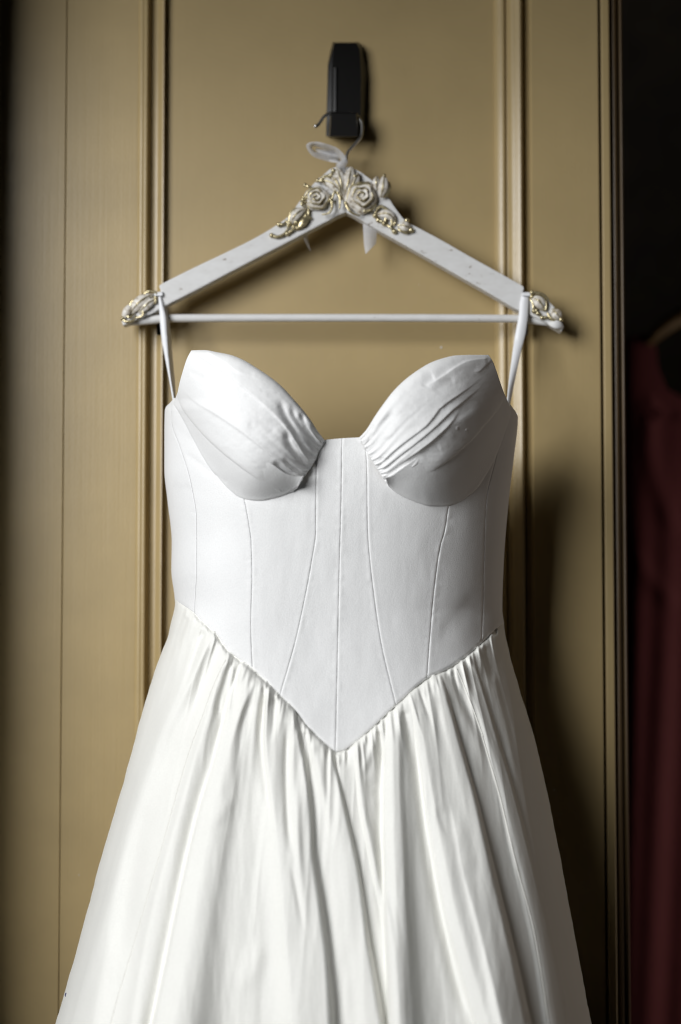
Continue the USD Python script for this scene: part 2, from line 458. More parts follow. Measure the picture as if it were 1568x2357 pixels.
obj("arm", tube(np.array([P(1490, 792, 0.618), P(1506, 772, 0.615), P(1535, 748, 0.613), P(1600, 712, 0.612), P(1690, 680, 0.612)]), [0.005, 0.010, 0.012, 0.013, 0.013], 10, 24), M_brass, hg)
obj("hook", tube(np.array([P(1690, 680, 0.612), P(1690, 600, 0.612), P(1700, 575, 0.612)]), [0.002] * 3, 8, 12), M_steel, hg)

# ------------------------------------------------------------------ the white dress: outline and base form
outline_y = [760, 806, 915, 945, 1000, 1080, 1150, 1250, 1310, 1385, 1452, 1542, 1662, 1821, 1976, 2147, 2250, 2350, 2450]
outline_l = [404, 400, 392, 379, 378, 378, 385, 395, 394, 402, 389, 357, 321, 278, 232, 187, 158, 129, 100]
out_ry = [760, 820, 960, 1050, 1150, 1300, 1400, 1440, 1500, 1600, 1694, 1894, 2054, 2184, 2357, 2450]
out_r = [1178, 1184, 1193, 1184, 1172, 1160, 1157, 1162, 1173, 1201, 1230, 1275, 1305, 1330, 1363, 1385]
XL, XR = PchipInterpolator(outline_y, outline_l), PchipInterpolator(out_ry, out_r)
DEP = PchipInterpolator([700, 900, 1100, 1400, 1750, 2100, 2450], [0.110, 0.122, 0.126, 0.126, 0.150, 0.190, 0.225])
YB = PchipInterpolator([700, 1400, 1800, 2450], [-0.085, -0.085, -0.080, -0.070])


def base(px, py):
    c, hw = (XL(py) + XR(py)) / 2, (XR(py) - XL(py)) / 2
    us_ = np.clip((px - c) / hw, -1, 1)
    u = np.abs(us_)
    ex = np.where(us_ < 0, np.interp(py, [1000, 1400, 1800, 2400], [3.6, 3.6, 4.2, 4.6]), np.interp(py, [1000, 1400, 1800, 2400], [2.5, 2.5, 4.0, 5.6]))
    return YB(py) - DEP(py) * np.sqrt(np.clip(1 - u ** ex, 0, 1))


dress = thing("wedding_dress", "white strapless wedding dress with sweetheart bodice and gathered full skirt on the ornate hanger", "dress")

# the V of the waist
VL = np.vstack([A((392, 1370)), cWL((465, 100), (560, 165), (640, 240), (730, 325), (815, 435), (960, 550), (1060, 640), (1165, 745), (1260, 835), (1340, 940), (1430, 1035), (1500, 1095), (1540, 1118))])
VR = cWR((160, 1120), (200, 1112), (280, 1060), (440, 920), (560, 805), (770, 625), (900, 565), (1000, 500), (1150, 370), (1220, 300))
VR = np.vstack([VR, A((1150, 1438), (1157.5, 1433))])
WAIST = np.vstack([VL, VR[1:]])
WY = PchipInterpolator(np.maximum.accumulate(WAIST[:, 0] + np.arange(len(WAIST)) * 1e-3), WAIST[:, 1])

# seams of the bodice, each top to bottom, from left to right
SEAMS = [
    np.vstack([cSide((205, 410), (290, 680), (370, 930), (410, 1120), (437, 1300), (440, 1600), (437, 1900), (428, 2060))]),
    np.vstack([A((540, 1060)), cCupL((725, 1325), (745, 1420), (770, 1568)), cMid((432, 90), (436, 250), (431, 450), (438, 640))]),
    np.vstack([A((752, 1000)), cCupL((1345, 880)), cCupL((1285, 1000), (1278, 1200), (1275, 1568)), cMid((690, 190), (660, 350), (620, 530), (557, 750))]),
    np.vstack([A((789, 1005)), cCupR((118, 870), (115, 1100), (110, 1400), (106, 1568)), cMid((812, 100), (806, 350), (801, 600), (792, 995))]),
    np.vstack([A((827, 1000), (833, 1012)), cCupR((300, 945), (310, 1150), (312, 1400), (316, 1568)), cMid((935, 130), (957, 330), (985, 520), (1048, 790))]),
    np.vstack([A((1050, 1100)), cCupR((935, 1380), (905, 1568)), cMid((1240, 120), (1212, 320), (1196, 500), (1182, 690))]),
    A((1165, 960), (1140, 1060), (1120, 1150), (1115, 1260), (1113, 1370), (1110, 1470)),
]


def extend_to_waist(poly):
    p = poly.copy()
    p = p[np.r_[True, np.diff(p[:, 1]) > 0.5]]
    return p


SEAMS = [extend_to_waist(s) for s in SEAMS]
SX = [PchipInterpolator(np.r_[s[0, 1] - 200, s[:, 1], s[-1, 1] + 150], np.r_[s[0, 0] - (s[1, 0] - s[0, 0]) * 0, s[:, 0], s[-1, 0] + (s[-1, 0] - s[-2, 0]) / max(s[-1, 1] - s[-2, 1], 1) * 150]) for s in SEAMS]

rng = np.random.default_rng(5)


def wrinkles(px, py, seed, sx=30.0, sy=60.0, amp=0.0006):
    return amp * 2 * (meshkit.fbm(np.stack([px / sx, py / sy, np.full_like(px, seed * 7.3)], -1), 3, seed) - 0.5)


BODICE_FOLDS = [
    (cSide((330, 720), (430, 790), (540, 880), (600, 930)), "ridge", -0.9, 6, 10),
    (cSide((190, 1020), (300, 1060), (390, 1020)), "ridge", -0.7, 8, 16),
    (cSide((200, 430), (330, 560), (440, 640)), "ridge", -0.6, 8, 14),
    (cWR((850, 420), (1000, 180), (1140, 60)), "ridge", -1.0, 18, 28),
    (cWR((1180, 330), (1230, 180), (1250, 60)), "ridge", 0.8, 20, 20),
]


def top_of_bodice(px):
    # below the cups, across the centre gore, and the side wings
    return np.interp(px, [370, 380, 392, 402, 470, 520, 600, 690, 728, 745, 752, 789, 827, 834, 850, 905, 960, 1080, 1150, 1175, 1188, 1200],
                     [952, 937, 926, 914, 1010, 1060, 1100, 1075, 1030, 1013, 1011, 1008, 1006, 1006, 1030, 1085, 1120, 1080, 990, 930, 948, 975])


edges = [lambda y: XL(y) + 0.4] + SX + [lambda y: XR(y) - 0.4]
for k in range(8):
    la, ra = edges[k], edges[k + 1]
    nu_, nv_ = (60 if 1 < k < 6 else 46), 150
    # bottom and top points of this panel
    PX, PY = np.zeros((nv_, nu_)), np.zeros((nv_, nu_))
    for j, u in enumerate(np.linspace(0, 1, nu_)):
        # ease so that more columns lie near the seams
        ue = 0.5 - 0.5 * math.cos(math.pi * u)
        ue = 0.55 * u + 0.45 * ue
        f = lambda y: la(y) + (ra(y) - la(y)) * ue
        yb = 1500.0
        for _ in range(30):
            yb += 0.5 * (float(WY(np.clip(f(yb), WAIST[0, 0], WAIST[-1, 0]))) + 1.5 - yb)
        yt = 1000.0
        for _ in range(30):
            yt += 0.4 * (float(top_of_bodice(f(yt))) - yt)
        yy = np.linspace(yt, yb, nv_)
        PY[:, j] = yy
        PX[:, j] = la(yy) + (ra(yy) - la(yy)) * ue
    Y = base(PX, PY) - 0.0025
    dl, dr = PX - la(PY), ra(PY) - PX
    groove = np.exp(-(dl / 1.3) ** 2) * (k > 0) + np.exp(-(dr / 1.3) ** 2) * (k < 7)
    puff = (np.exp(-((dl - 5) / 4.5) ** 2) * 0.6 * (k > 0) + np.exp(-((dr - 5) / 4.5) ** 2) * 0.6 * (k < 7))
    Y += 0.0005 * groove - 0.00025 * puff
    dm = np.minimum(dl if k > 0 else 99 + 0 * dl, dr if k < 7 else 99 + 0 * dr)
    Y -= 0.00035 * (2 * meshkit.noise(np.stack([PX / 200, PY / 9.0, np.full_like(PX, k * 2.3)], -1), 60 + k) - 1) * np.exp(-((dm - 5) / 6.0) ** 2)
    Y -= apply_folds(PX, PY, BODICE_FOLDS) + wrinkles(PX, PY, 3, 60, 110, 0.0008) + wrinkles(PX, PY, 4, 22, 80, 0.0002)
    db = WY(np.clip(PX, WAIST[0, 0], WAIST[-1, 0])) - PY
    Y += 0.0014 * np.exp(-(np.clip(db, 0, None) / 3.0) ** 2)
    obj("bodice_panel", sheet(PX, PY, Y, 0.0022), M_crepe, dress, smooth=True)

# back of the bodice
u = np.linspace(-1, 1, 60)
v = np.linspace(0, 1, 50)
U, V = np.meshgrid(u, v)
PY = np.interp(np.abs(U), [0, 0.6, 0.9, 1.0], [1130, 1080, 990, 950])
PY = PY + (1470 - PY) * V
c, hw = (XL(PY) + XR(PY)) / 2, (XR(PY) - XL(PY)) / 2
obj("back_panel", sheet(c + (hw - 2) * U, PY, YB(PY) + 0.018 * np.sqrt(1 - U ** 2) - 0.001, 0.002), M_crepe, dress, smooth=True)

# ------------------------------------------------------------------ cups
def cup(which):
    if which == 0:
        C = cCupL
        neck = C((318, 178), (420, 175), (520, 192), (620, 212), (720, 252), (820, 312), (910, 372), (1010, 452), (1100, 548), (1180, 640), (1240, 720), (1290, 800), (1345, 868))
        inner = C((1345, 868), (1300, 950), (1268, 1020), (1230, 1085), (1190, 1140), (1160, 1195), (1130, 1225))
        low = C((210, 520), (245, 620), (320, 725), (420, 840), (560, 970), (680, 1065), (780, 1140), (900, 1215), (1000, 1265), (1090, 1262), (1130, 1225))
        outer = C((318, 178), (285, 240), (255, 330), (230, 420), (210, 520))
        bot = C((180, 590), (225, 660), (270, 740), (330, 860), (400, 990), (500, 1130), (620, 1258), (730, 1325), (830, 1334), (950, 1315), (1050, 1282), (1135, 1232))
        cen, rad, rot = C((640, 760))[0], (330, 205), math.radians(42)
        folds = [
            (C((330, 190), (400, 235), (600, 368), (800, 530), (1000, 715), (1100, 845), (1190, 990), (1240, 1050)), "step", 1.5, 24, 2.0, 0.06, 0.02),
            (C((250, 470), (330, 560), (500, 665), (700, 800), (900, 955), (1050, 1075), (1170, 1160)), "step", 1.3, 22, 2.0, 0.15, 0.02),
            (C((430, 180), (520, 235), (600, 285), (680, 340), (740, 352)), "step", 1.2, 18, 2.0, 0.1, 0.25),
            (C((985, 530), (1010, 600), (1080, 740), (1180, 900), (1255, 1010)), "ridge", -3.6, 8, 10, 0.25, 0.0),
            (C((1075, 590), (1110, 680), (1180, 800), (1250, 900), (1285, 965)), "ridge", -3.6, 8, 10, 0.2, 0.0),
            (C((1150, 650), (1200, 760), (1260, 850), (1300, 920)), "ridge", -3.6, 6, 8, 0.2, 0.0),
            (C((1240, 730), (1280, 800), (1320, 880)), "ridge", -1.8, 4, 5, 0.2, 0.0),
            (C((1040, 790), (1070, 880), (1140, 990), (1225, 1080)), "ridge", -3.6, 7, 9, 0.2, 0.0),
            (C((950, 1020), (1010, 1100), (1060, 1150), (1150, 1180)), "ridge", -3.0, 8, 10, 0.25, 0.05),
            (C((1020, 1000), (1080, 1050), (1180, 1130)), "ridge", -1.8, 4, 6, 0.25, 0.0),
            (C((1010, 1210), (1060, 1240), (1120, 1225)), "ridge", -3.0, 9, 7, 0.25, 0.05),
            (C((960, 1160), (1010, 1160), (1050, 1170), (1120, 1195)), "ridge", 2.2, 9, 9, 0.25, 0.1),
            (C((300, 350), (370, 370), (410, 420)), "ridge", -1.2, 8, 8),
            (C((740, 760), (850, 760), (960, 830)), "ridge", -0.8, 14, 20),
        ]
        lowfolds = [(C((240, 640), (250, 560)), "ridge", -0.8, 5, 5), (C((500, 1130), (560, 1170), (600, 1200)), "ridge", -0.8, 5, 6), (C((300, 780), (420, 960), (620, 1110)), "ridge", -0.5, 16, 20)]
    else:
        C = cCupR
        neck = C((248, 845), (300, 790), (370, 680), (440, 580), (510, 490), (600, 402), (700, 328), (800, 270), (900, 235), (990, 216), (1100, 212), (1190, 212), (1240, 212))
        inner = C((248, 845), (300, 940), (345, 1020), (385, 1080), (410, 1120), (445, 1180), (515, 1250))
        low = C((515, 1258), (560, 1262), (615, 1240), (740, 1165), (850, 1090), (960, 1010), (1060, 920), (1140, 845), (1200, 770), (1270, 690), (1330, 610), (1372, 540))
        outer = C((1240, 212), (1275, 265), (1300, 330), (1330, 420), (1372, 540))
        bot = C((470, 1215), (520, 1262), (600, 1310), (700, 1350), (800, 1375), (900, 1376), (1000, 1350), (1080, 1300), (1160, 1230), (1230, 1120), (1290, 1010), (1350, 860), (1420, 640))
        cen, rad, rot = C((830, 760))[0], (330, 210), math.radians(-40)
        folds = [
            # upper highlight crease and dent
            (C((730, 470), (800, 430), (900, 370), (1000, 300), (1100, 255), (1240, 240)), "step", 1.6, 3, 16, 0.3, 0.05),
            (C((745, 465), (770, 420), (830, 380)), "ridge", -0.9, 12, 8),
            (C((830, 510), (880, 450), (990, 410)), "ridge", -0.8, 14, 14),
            (C((1120, 330), (1160, 340), (1200, 310), (1262, 250)), "step", 1.0, 10, 2.5, 0.35, 0.05),
            # long pleats
            (C((380, 1075), (500, 960), (640, 850), (780, 740), (880, 610), (960, 555), (1080, 470), (1200, 380)), "step", 1.7, 18, 2.2, 0.0, 0.3),
            (C((405, 1110), (560, 985), (720, 860), (860, 740), (960, 640), (1050, 570), (1130, 500), (1220, 430)), "step", 1.8, 14, 2.2, 0.0, 0.3),
            (C((430, 1150), (560, 1050), (690, 960), (800, 880), (900, 790), (980, 700), (1010, 640), (1022, 590)), "step", 2.6, 18, 3.0, 0.0, 0.3),
            (C((470, 1195), (560, 1150), (640, 1090), (690, 1040), (705, 985)), "step", 1.8, 14, 3.0, 0.0, 0.35),
            (C((880, 830), (960, 770), (1060, 700), (1140, 650), (1205, 590)), "ridge", 1.4, 12, 18),
            (C((270, 880), (330, 800), (370, 730)), "ridge", -1.6, 7, 7, 0.0, 0.3),
            (C((310, 950), (380, 850), (450, 740), (520, 650), (540, 620)), "ridge", -2.6, 10, 13, 0.0, 0.25),
            (C((300, 930), (330, 850), (335, 800)), "ridge", -1.6, 5, 5, 0.0, 0.3),
            (C((345, 1000), (420, 900), (500, 830)), "ridge", -1.2, 7, 7, 0.0, 0.3),
            (C((395, 1095), (420, 1030), (440, 990)), "ridge", -1.8, 5, 5, 0.0, 0.3),
            (C((740, 1010), (800, 960), (880, 920)), "ridge", -0.8, 14, 14),
            (C((1000, 760), (1005, 790)), "ridge", 0.8, 3, 3),
            (C((1070, 780), (1075, 800)), "ridge", 0.8, 3, 3),
        ]
        lowfolds = [(C((1350, 700), (1250, 900), (1100, 1100)), "ridge", -0.5, 18, 20), (C((700, 1280), (850, 1260), (1000, 1180)), "ridge", 0.5, 20, 24)]

    # the full outline of the cup, for the bulge
    def bulge(px, py):
        dx, dy = px - cen[0], py - cen[1]
        a = (dx * math.cos(rot) + dy * math.sin(rot)) / rad[0]
        b = (-dx * math.sin(rot) + dy * math.cos(rot)) / rad[1]
        r2 = a * a + b * b
        return 0.040 * np.clip(1 - r2 / 1.25, 0, 1) ** 0.8

    botp = resample(bot, 60)
    spacing = np.linalg.norm(np.diff(botp, axis=0), axis=1).mean()

    def soft_seam(px, py):
        K = 14.0
        acc = np.zeros_like(px)
        for qx, qy in botp:
            acc += np.exp(-np.hypot(px - qx, py - qy) / K)
        off = 2 / (1 - math.exp(-spacing / K)) - 1
        return np.clip(-K * np.log(acc / off), 0, None)

    # lower, smooth part of the cup: from well under the drape to the under-bust seam
    if which == 0:
        # inner/outer ends meet: a lens between the drape edge and the seam
        topc = low + (neck[:: -1][np.linspace(0, len(neck) - 1, len(low)).astype(int)][::-1] - low) * 0.25
        px, py = coons(resample(topc, 40), resample(bot, 40), resample(np.vstack([topc[0], bot[0]]), 10), resample(np.vstack([topc[-1], bot[-1]]), 10), 150, 90)
    else:
        topc = low + (neck[np.linspace(0, len(neck) - 1, len(low)).astype(int)] - low) * 0.25
        px, py = coons(resample(topc, 40), resample(bot, 40), resample(np.vstack([topc[0], bot[0]]), 10), resample(np.vstack([topc[-1], bot[-1]]), 10), 150, 90)
    dseam, _, _ = seg_dist(px, py, resample(bot, 60))
    Y = base(px, py) - 0.0040 - bulge(px, py) * (1 - np.exp(-(soft_seam(px, py) / 34)))
    Y += 0.0016 * np.exp(-(dseam / 2.2) ** 2)
    Y -= apply_folds(px, py, lowfolds) + wrinkles(px, py, 11 + which, 40, 40, 0.0005)
    p_low = obj("lower_cup", sheet(px, py, Y, 0.004), M_crepe, dress, smooth=True)
    # the draped upper part
    if which == 0:
        px, py = coons(neck, low, outer, inner, 300, 190)
        tt = np.linspace(0, 1, 190)[:, None] * np.ones(300)
        di = (1 - np.linspace(0, 1, 300))[None, :] * np.ones((190, 1)) * 330
    else:
        px, py = coons(neck, low, inner, outer, 300, 190)
        tt = np.linspace(0, 1, 190)[:, None] * np.ones(300)
        di = np.linspace(0, 1, 300)[None, :] * np.ones((190, 1)) * 330
    dseam, _, _ = seg_dist(px, py, resample(bot, 60))
    dlow, _, _ = seg_dist(px, py, resample(low, 60))
    dinn, _, _ = seg_dist(px, py, resample(inner, 40))
    dneck, _, _ = seg_dist(px, py, resample(neck, 40))
    Y = base(px, py) - 0.0040 - bulge(px, py) * (1 - np.exp(-(soft_seam(px, py) / 34))) * (1 - 0.85 * np.exp(-(dinn / 42)))
    Y -= 0.0024 * (1 - np.exp(-(dlow / 2.0))) + 0.0008
    # neckline edge rolls back
    Y += 0.0035 * np.exp(-(dneck / 4.0)) + 0.004 * np.exp(-(dneck / 16.0))
    # small gathers where the drape is caught into the centre
    ph = tt * 2 * np.pi * 11 + 1.5 * np.sin(tt * 9 + which)
    lenv = 22 + 40 * meshkit.noise(np.stack([tt * 14, 0 * tt, 0 * tt + which], -1), 5)
    Y -= 0.0012 * np.sin(ph) * np.exp(-di / lenv) + 0.0007 * np.sin(ph * 1.9 + 1) * np.exp(-di / 14)
    Y += 0.0030 * np.exp(-(dinn / 4.0))
    Y -= gaussian_filter(apply_folds(px, py, folds), 0.8) + wrinkles(px, py, 21 + which, 34, 26, 0.0009)
    obj("cup_drape", sheet(px, py, Y, 0.0022), M_drape, dress, smooth=True)


cup(0)
cup(1)

# ------------------------------------------------------------------ skirt
cA = crop(184, 2130, 1.4605)
cB = crop(1101, 2130, 1.4601)
# folds of the skirt: (line from the waist down, height in mm at its top and bottom, reach to the right and to the left in px at the bottom)
DRAPES = [
    (cA((870, 300), (740, 560), (600, 860), (440, 1330), (340, 1700), (270, 2100), (230, 2357)), 4.5, 12, 34, 60),
    (cA((790, 330), (700, 560), (560, 900), (400, 1400), (290, 1800), (150, 2250), (120, 2357)), 1.5, 5, 20, 34),
    (cA((560, 620), (440, 1000), (300, 1500), (200, 1900), (100, 2250)), 1, 5, 14, 36),
    (cA((955, 390), (850, 700), (800, 860), (690, 1240), (600, 1560), (520, 1900), (440, 2357)), 3.0, 6, 34, 16),
    (cA((1020, 440), (975, 600), (930, 780), (880, 980), (820, 1180), (760, 1420), (700, 1700), (630, 2050), (560, 2357)), 3, 12, 95, 8),
    (cA((1090, 600), (1060, 900), (1010, 1300), (960, 1700), (930, 2100), (920, 2357)), -1.5, -4, 50, 50),
    (cA((1160, 560), (1160, 850), (1180, 1100), (1215, 1350), (1245, 1650), (1275, 2000), (1300, 2357)), 3.5, 7, 60, 30),
    (cA((1300, 690), (1345, 900), (1385, 1150), (1405, 1450), (1440, 1700), (1480, 2000), (1505, 2357)), 4, 11, 20, 75),
    (cB((160, 880), (210, 1100), (260, 1320), (310, 1550), (350, 1850), (400, 2150), (435, 2357)), 3, 10, 9, 70),
    (cB((300, 870), (320, 1200), (350, 1350), (400, 1600), (450, 1850), (466, 2000), (480, 2357)), 2.5, 5, 22, 5),
    (cB((470, 760), (462, 950), (455, 1200), (460, 1500), (467, 1900), (480, 2357)), 3, 12, 60, 6),
    (cB((540, 680), (530, 1000), (545, 1400), (565, 1800), (590, 2357)), 1.5, 4, 22, 40),
    (cB((600, 640), (640, 900), (680, 1200), (730, 1500), (800, 1850), (870, 2100), (940, 2357)), 3, 9, 60, 9),
    (cB((770, 560), (860, 880), (935, 1150), (1000, 1420), (1080, 1750), (1150, 2050), (1215, 2357)), 4, 14, 9, 75),
    (cB((780, 1100), (830, 1300), (880, 1560), (960, 1850), (1080, 2357)), 0, 5, 36, 14),
    (cB((860, 500), (940, 700), (1050, 1050), (1130, 1400), (1200, 1700), (1260, 1980), (1310, 2300)), 1.5, 3, 30, 10),
    (cB((960, 520), (1060, 850), (1130, 1080), (1190, 1300), (1260, 1580), (1340, 1900), (1430, 2357)), 3, 9, 6, 50),
    (cB((1080, 330), (1140, 700), (1180, 1000), (1230, 1300), (1310, 1700), (1440, 2250)), 1.5, 5, 8, 30),
]


ROLL = PchipInterpolator([-1, -0.5, 0, 0.25, 0.5, 0.9, 1.4, 2.2], [0, 0.22, 0.55, 0.82, 1.0, 0.80, 0.35, 0])
ROLL_R = PchipInterpolator([-2.2, -1.5, -0.9, -0.45, -0.12, 0, 0.5, 1], [0, 0.22, 0.62, 0.92, 1.0, 0.85, 0.25, 0])


def fold_height(px, py):
    out = np.zeros_like(px)
    for c, a0, a1, wr, wl in DRAPES:
        c = c[np.r_[True, np.diff(c[:, 1]) > 1]]
        n = len(c)
        s0 = (c[1, 0] - c[0, 0]) / (c[1, 1] - c[0, 1])
        s1 = (c[-1, 0] - c[-2, 0]) / (c[-1, 1] - c[-2, 1])
        yy = np.arange(1330, 2462, 2.0)
        xx = PchipInterpolator(c[:, 1], c[:, 0], extrapolate=True)(np.clip(yy, c[0, 1], c[-1, 1])) + np.minimum(yy - c[0, 1], 0) * s0 + np.maximum(yy - c[-1, 1], 0) * s1
        dx = px - np.interp(py, yy, xx)
        g = np.clip((py - c[0, 1]) / (2356 - c[0, 1]), 0, 1.08)
        amp = 1.25 * (a0 * (1 - g) + a1 * g) * 1e-3
        amp = amp * np.clip((py - c[0, 1] + 30) / 60, 0, 1)
        sc = 0.38 + 0.62 * np.clip(g, 0, 1) ** 0.8
        w = np.where(dx > 0, max(wr, 3.5) * (sc if wr > 12 or wr == 20 else 0.6 + 0.4 * g), max(wl, 3.5) * (sc if wl > 12 else 0.6 + 0.4 * g))
        if wl <= 10 < wr:      # sharp overlap on the left, cloth rolling away to the right
            out += amp * ROLL(np.clip(np.where(dx < 0, dx / w, dx / w), -1, 2.2))
        elif wr <= 20 and wl >= 50:    # the same, mirrored
            out += amp * ROLL_R(np.clip(dx / w, -2.2, 1))
        else:
            r = np.abs(dx) / w
            out += amp * np.exp(-r ** 1.7)
    return out


SKIRT_FOLDS = [
    (cA((930, 740), (868, 960), (802, 1180), (740, 1420), (678, 1700), (606, 2050), (534, 2420)), "ridge", -5.0, 8, 15, 0.25, 0.0),
    (cA((1005, 480), (958, 620), (915, 780), (860, 980)), "ridge", -3.0, 6, 9, 0.15, 0.4),
    (cA((1148, 580), (1135, 800), (1148, 1000), (1180, 1230), (1215, 1450)), "ridge", -4.2, 5, 11, 0.12, 0.5),
    (cA((1310, 690), (1362, 900), (1405, 1150), (1430, 1450)), "ridge", -1.5, 12, 6, 0.12, 0.4),
    (cB((440, 800), (436, 1000), (430, 1250), (440, 1600), (452, 2000)), "ridge", -3.4, 5, 12, 0.15, 0.3),
    (cB((585, 690), (618, 900), (655, 1200), (700, 1500), (770, 1850), (900, 2357)), "ridge", -4.0, 6, 15, 0.15, 0.1),
    (cA((760, 170), (690, 400), (640, 640)), "ridge", 3.4, 10, 13, 0.1, 0.5),
    (cA((735, 190), (690, 330), (670, 400)), "ridge", -3, 6, 6, 0.1, 0.5),
    (cA((830, 260), (780, 400), (700, 620)), "ridge", -3.6, 8, 10, 0.1, 0.5),
    (cA((955, 400), (890, 640), (830, 850), (800, 1150)), "ridge", 2.4, 9, 20, 0.1, 0.4),
    (cA((965, 430), (915, 600), (900, 690), (920, 760)), "ridge", -3.0, 9, 9, 0.15, 0.25),
    (cA((980, 450), (968, 600), (935, 760)), "ridge", 2.2, 5, 6, 0.1, 0.4),
    (cA((690, 110), (660, 260), (600, 480)), "ridge", 2.6, 6, 9, 0.1, 0.6),
    (cA((800, 220), (790, 270), (770, 330)), "ridge", 2.0, 4, 5, 0.1, 0.6),
    (cA((900, 310), (870, 420), (800, 600), (720, 860)), "ridge", -3.2, 12, 14, 0.15, 0.5),
    (cA((560, 1000), (470, 1330), (420, 1700), (360, 2100)), "ridge", -4.5, 22, 26, 0.3, 0.2),
    (cA((1010, 440), (995, 560), (960, 680)), "ridge", -1.8, 5, 5, 0.1, 0.5),
    (cA((1110, 520), (1060, 620), (1000, 780), (960, 960)), "ridge", 1.8, 7, 8, 0.1, 0.6),
    (cA((1090, 600), (1040, 760), (1010, 1000), (1000, 1200)), "ridge", -2.2, 12, 10, 0.2, 0.5),
    (cA((1130, 520), (1105, 700), (1085, 900), (1070, 1100)), "ridge", 2.0, 9, 9, 0.1, 0.6),
    (cA((1150, 560), (1145, 700), (1140, 850)), "ridge", -2.4, 5, 5, 0.1, 0.5),
    (cA((1210, 620), (1200, 760), (1180, 880)), "ridge", -1.6, 6, 7, 0.1, 0.5),
    (cA((1275, 740), (1268, 1000), (1272, 1250), (1295, 1500)), "ridge", -3.0, 9, 8, 0.2, 0.3),
    (cA((1320, 1000), (1325, 1300), (1345, 1600), (1370, 1850)), "ridge", 2.2, 9, 9, 0.3, 0.5),
    (cA((1280, 1480), (1330, 1700), (1370, 1950)), "ridge", -1.2, 7, 7, 0.3, 0.5),
    (cA((1370, 800), (1390, 950), (1400, 1100)), "ridge", -2.6, 6, 6, 0.1, 0.5),
    (cA((1400, 850), (1440, 1020), (1490, 1240), (1540, 1440)), "ridge", 2.2, 12, 9, 0.1, 0.6),
    (cA((1150, 1900), (1090, 2080), (1020, 2240)), "ridge", 1.4, 20, 26, 0.4, 0.4),
    (cA((960, 1130), (920, 1250), (860, 1330)), "ridge", 1.2, 14, 18, 0.4, 0.4),
    (cB((200, 930), (206, 970), (204, 1010)), "ridge", 1.6, 4, 4, 0.1, 0.6),
    (cB((395, 840), (370, 940), (330, 1060)), "ridge", 2.2, 9, 9, 0.25, 0.5),
    (cB((350, 1060), (400, 1110), (420, 1200)), "ridge", -1.8, 16, 16, 0.4, 0.4),
    (cB((420, 800), (440, 960), (450, 1100)), "ridge", -2.0, 6, 8, 0.1, 0.5),
    (cB((560, 690), (585, 850), (600, 1000)), "ridge", -1.8, 8, 8, 0.1, 0.6),
    (cB((700, 590), (720, 800), (780, 1050)), "ridge", 1.6, 12, 14, 0.1, 0.6),
    (cB((745, 1200), (770, 1300), (830, 1420)), "ridge", -1.2, 20, 9, 0.3, 0.6),
    (cB((850, 1220), (890, 1440), (920, 1600)), "ridge", 1.5, 14, 22, 0.4, 0.3),
    (cB((800, 480), (860, 600), (920, 740), (960, 830)), "ridge", -2.2, 8, 9, 0.1, 0.5),
    (cB((830, 620), (960, 900), (1030, 1060)), "ridge", 1.8, 12, 18, 0.3, 0.5),
    (cB((1020, 480), (1060, 620), (1100, 780), (1150, 1020), (1180, 1180)), "ridge", 2.8, 9, 12, 0.1, 0.4),
    (cB((985, 350), (1030, 500), (1040, 620)), "ridge", -2.2, 8, 8, 0.1, 0.5),
    (cB((1045, 285), (1055, 370), (1068, 440)), "ridge", 2.4, 5, 5, 0.1, 0.5),
    (cB((940, 340), (965, 400), (975, 520)), "ridge", 1.8, 5, 5, 0.1, 0.5),
    (cB((890, 400), (930, 460), (960, 540)), "ridge", 1.8, 6, 6, 0.1, 0.5),
]
# gathers along the waist: irregular small folds that run down from the seam
rg = np.random.default_rng(21)
gx = WAIST[0, 0] + 14
while gx < WAIST[-1, 0] - 8:
    gy = float(WY(gx))
    tt = (gx - 398) / (1160 - 398)
    slope = np.interp(tt, [0, 0.2, 0.5, 0.8, 1.0], [-0.38, -0.30, 0.05, 0.30, 0.22]) + rg.normal(0, 0.06)
    L = rg.choice([rg.uniform(22, 50), rg.uniform(50, 140)])
    SKIRT_FOLDS.append((A((gx, gy - 3), (gx + slope * L * 0.5, gy + L * 0.5), (gx + slope * L, gy + L)), "ridge", rg.uniform(0.8, 2.2) * rg.choice([1, 1, -1]), rg.uniform(2.6, 6.0), rg.uniform(2.6, 7.0), 0.06, 0.8))
    gx += rg.choice([rg.uniform(6, 10), rg.uniform(12, 22)])

nuS, nvS = 760, 440
us = np.linspace(0, 1, nuS)
us = 0.75 * us + 0.25 * (0.5 - 0.5 * np.cos(np.pi * us))
wx = np.linspace(0, 1, nuS)
topx_ = WAIST[0, 0] + 3 + (WAIST[-1, 0] - WAIST[0, 0] - 4) * us
topy_ = WY(np.clip(topx_, WAIST[0, 0], WAIST[-1, 0])) - 20
vs = np.linspace(0, 1, nvS) ** 1.15
PX, PY = np.zeros((nvS, nuS)), np.zeros((nvS, nuS))
PY[:] = topy_[None] + (2448 - topy_[None]) * vs[:, None]
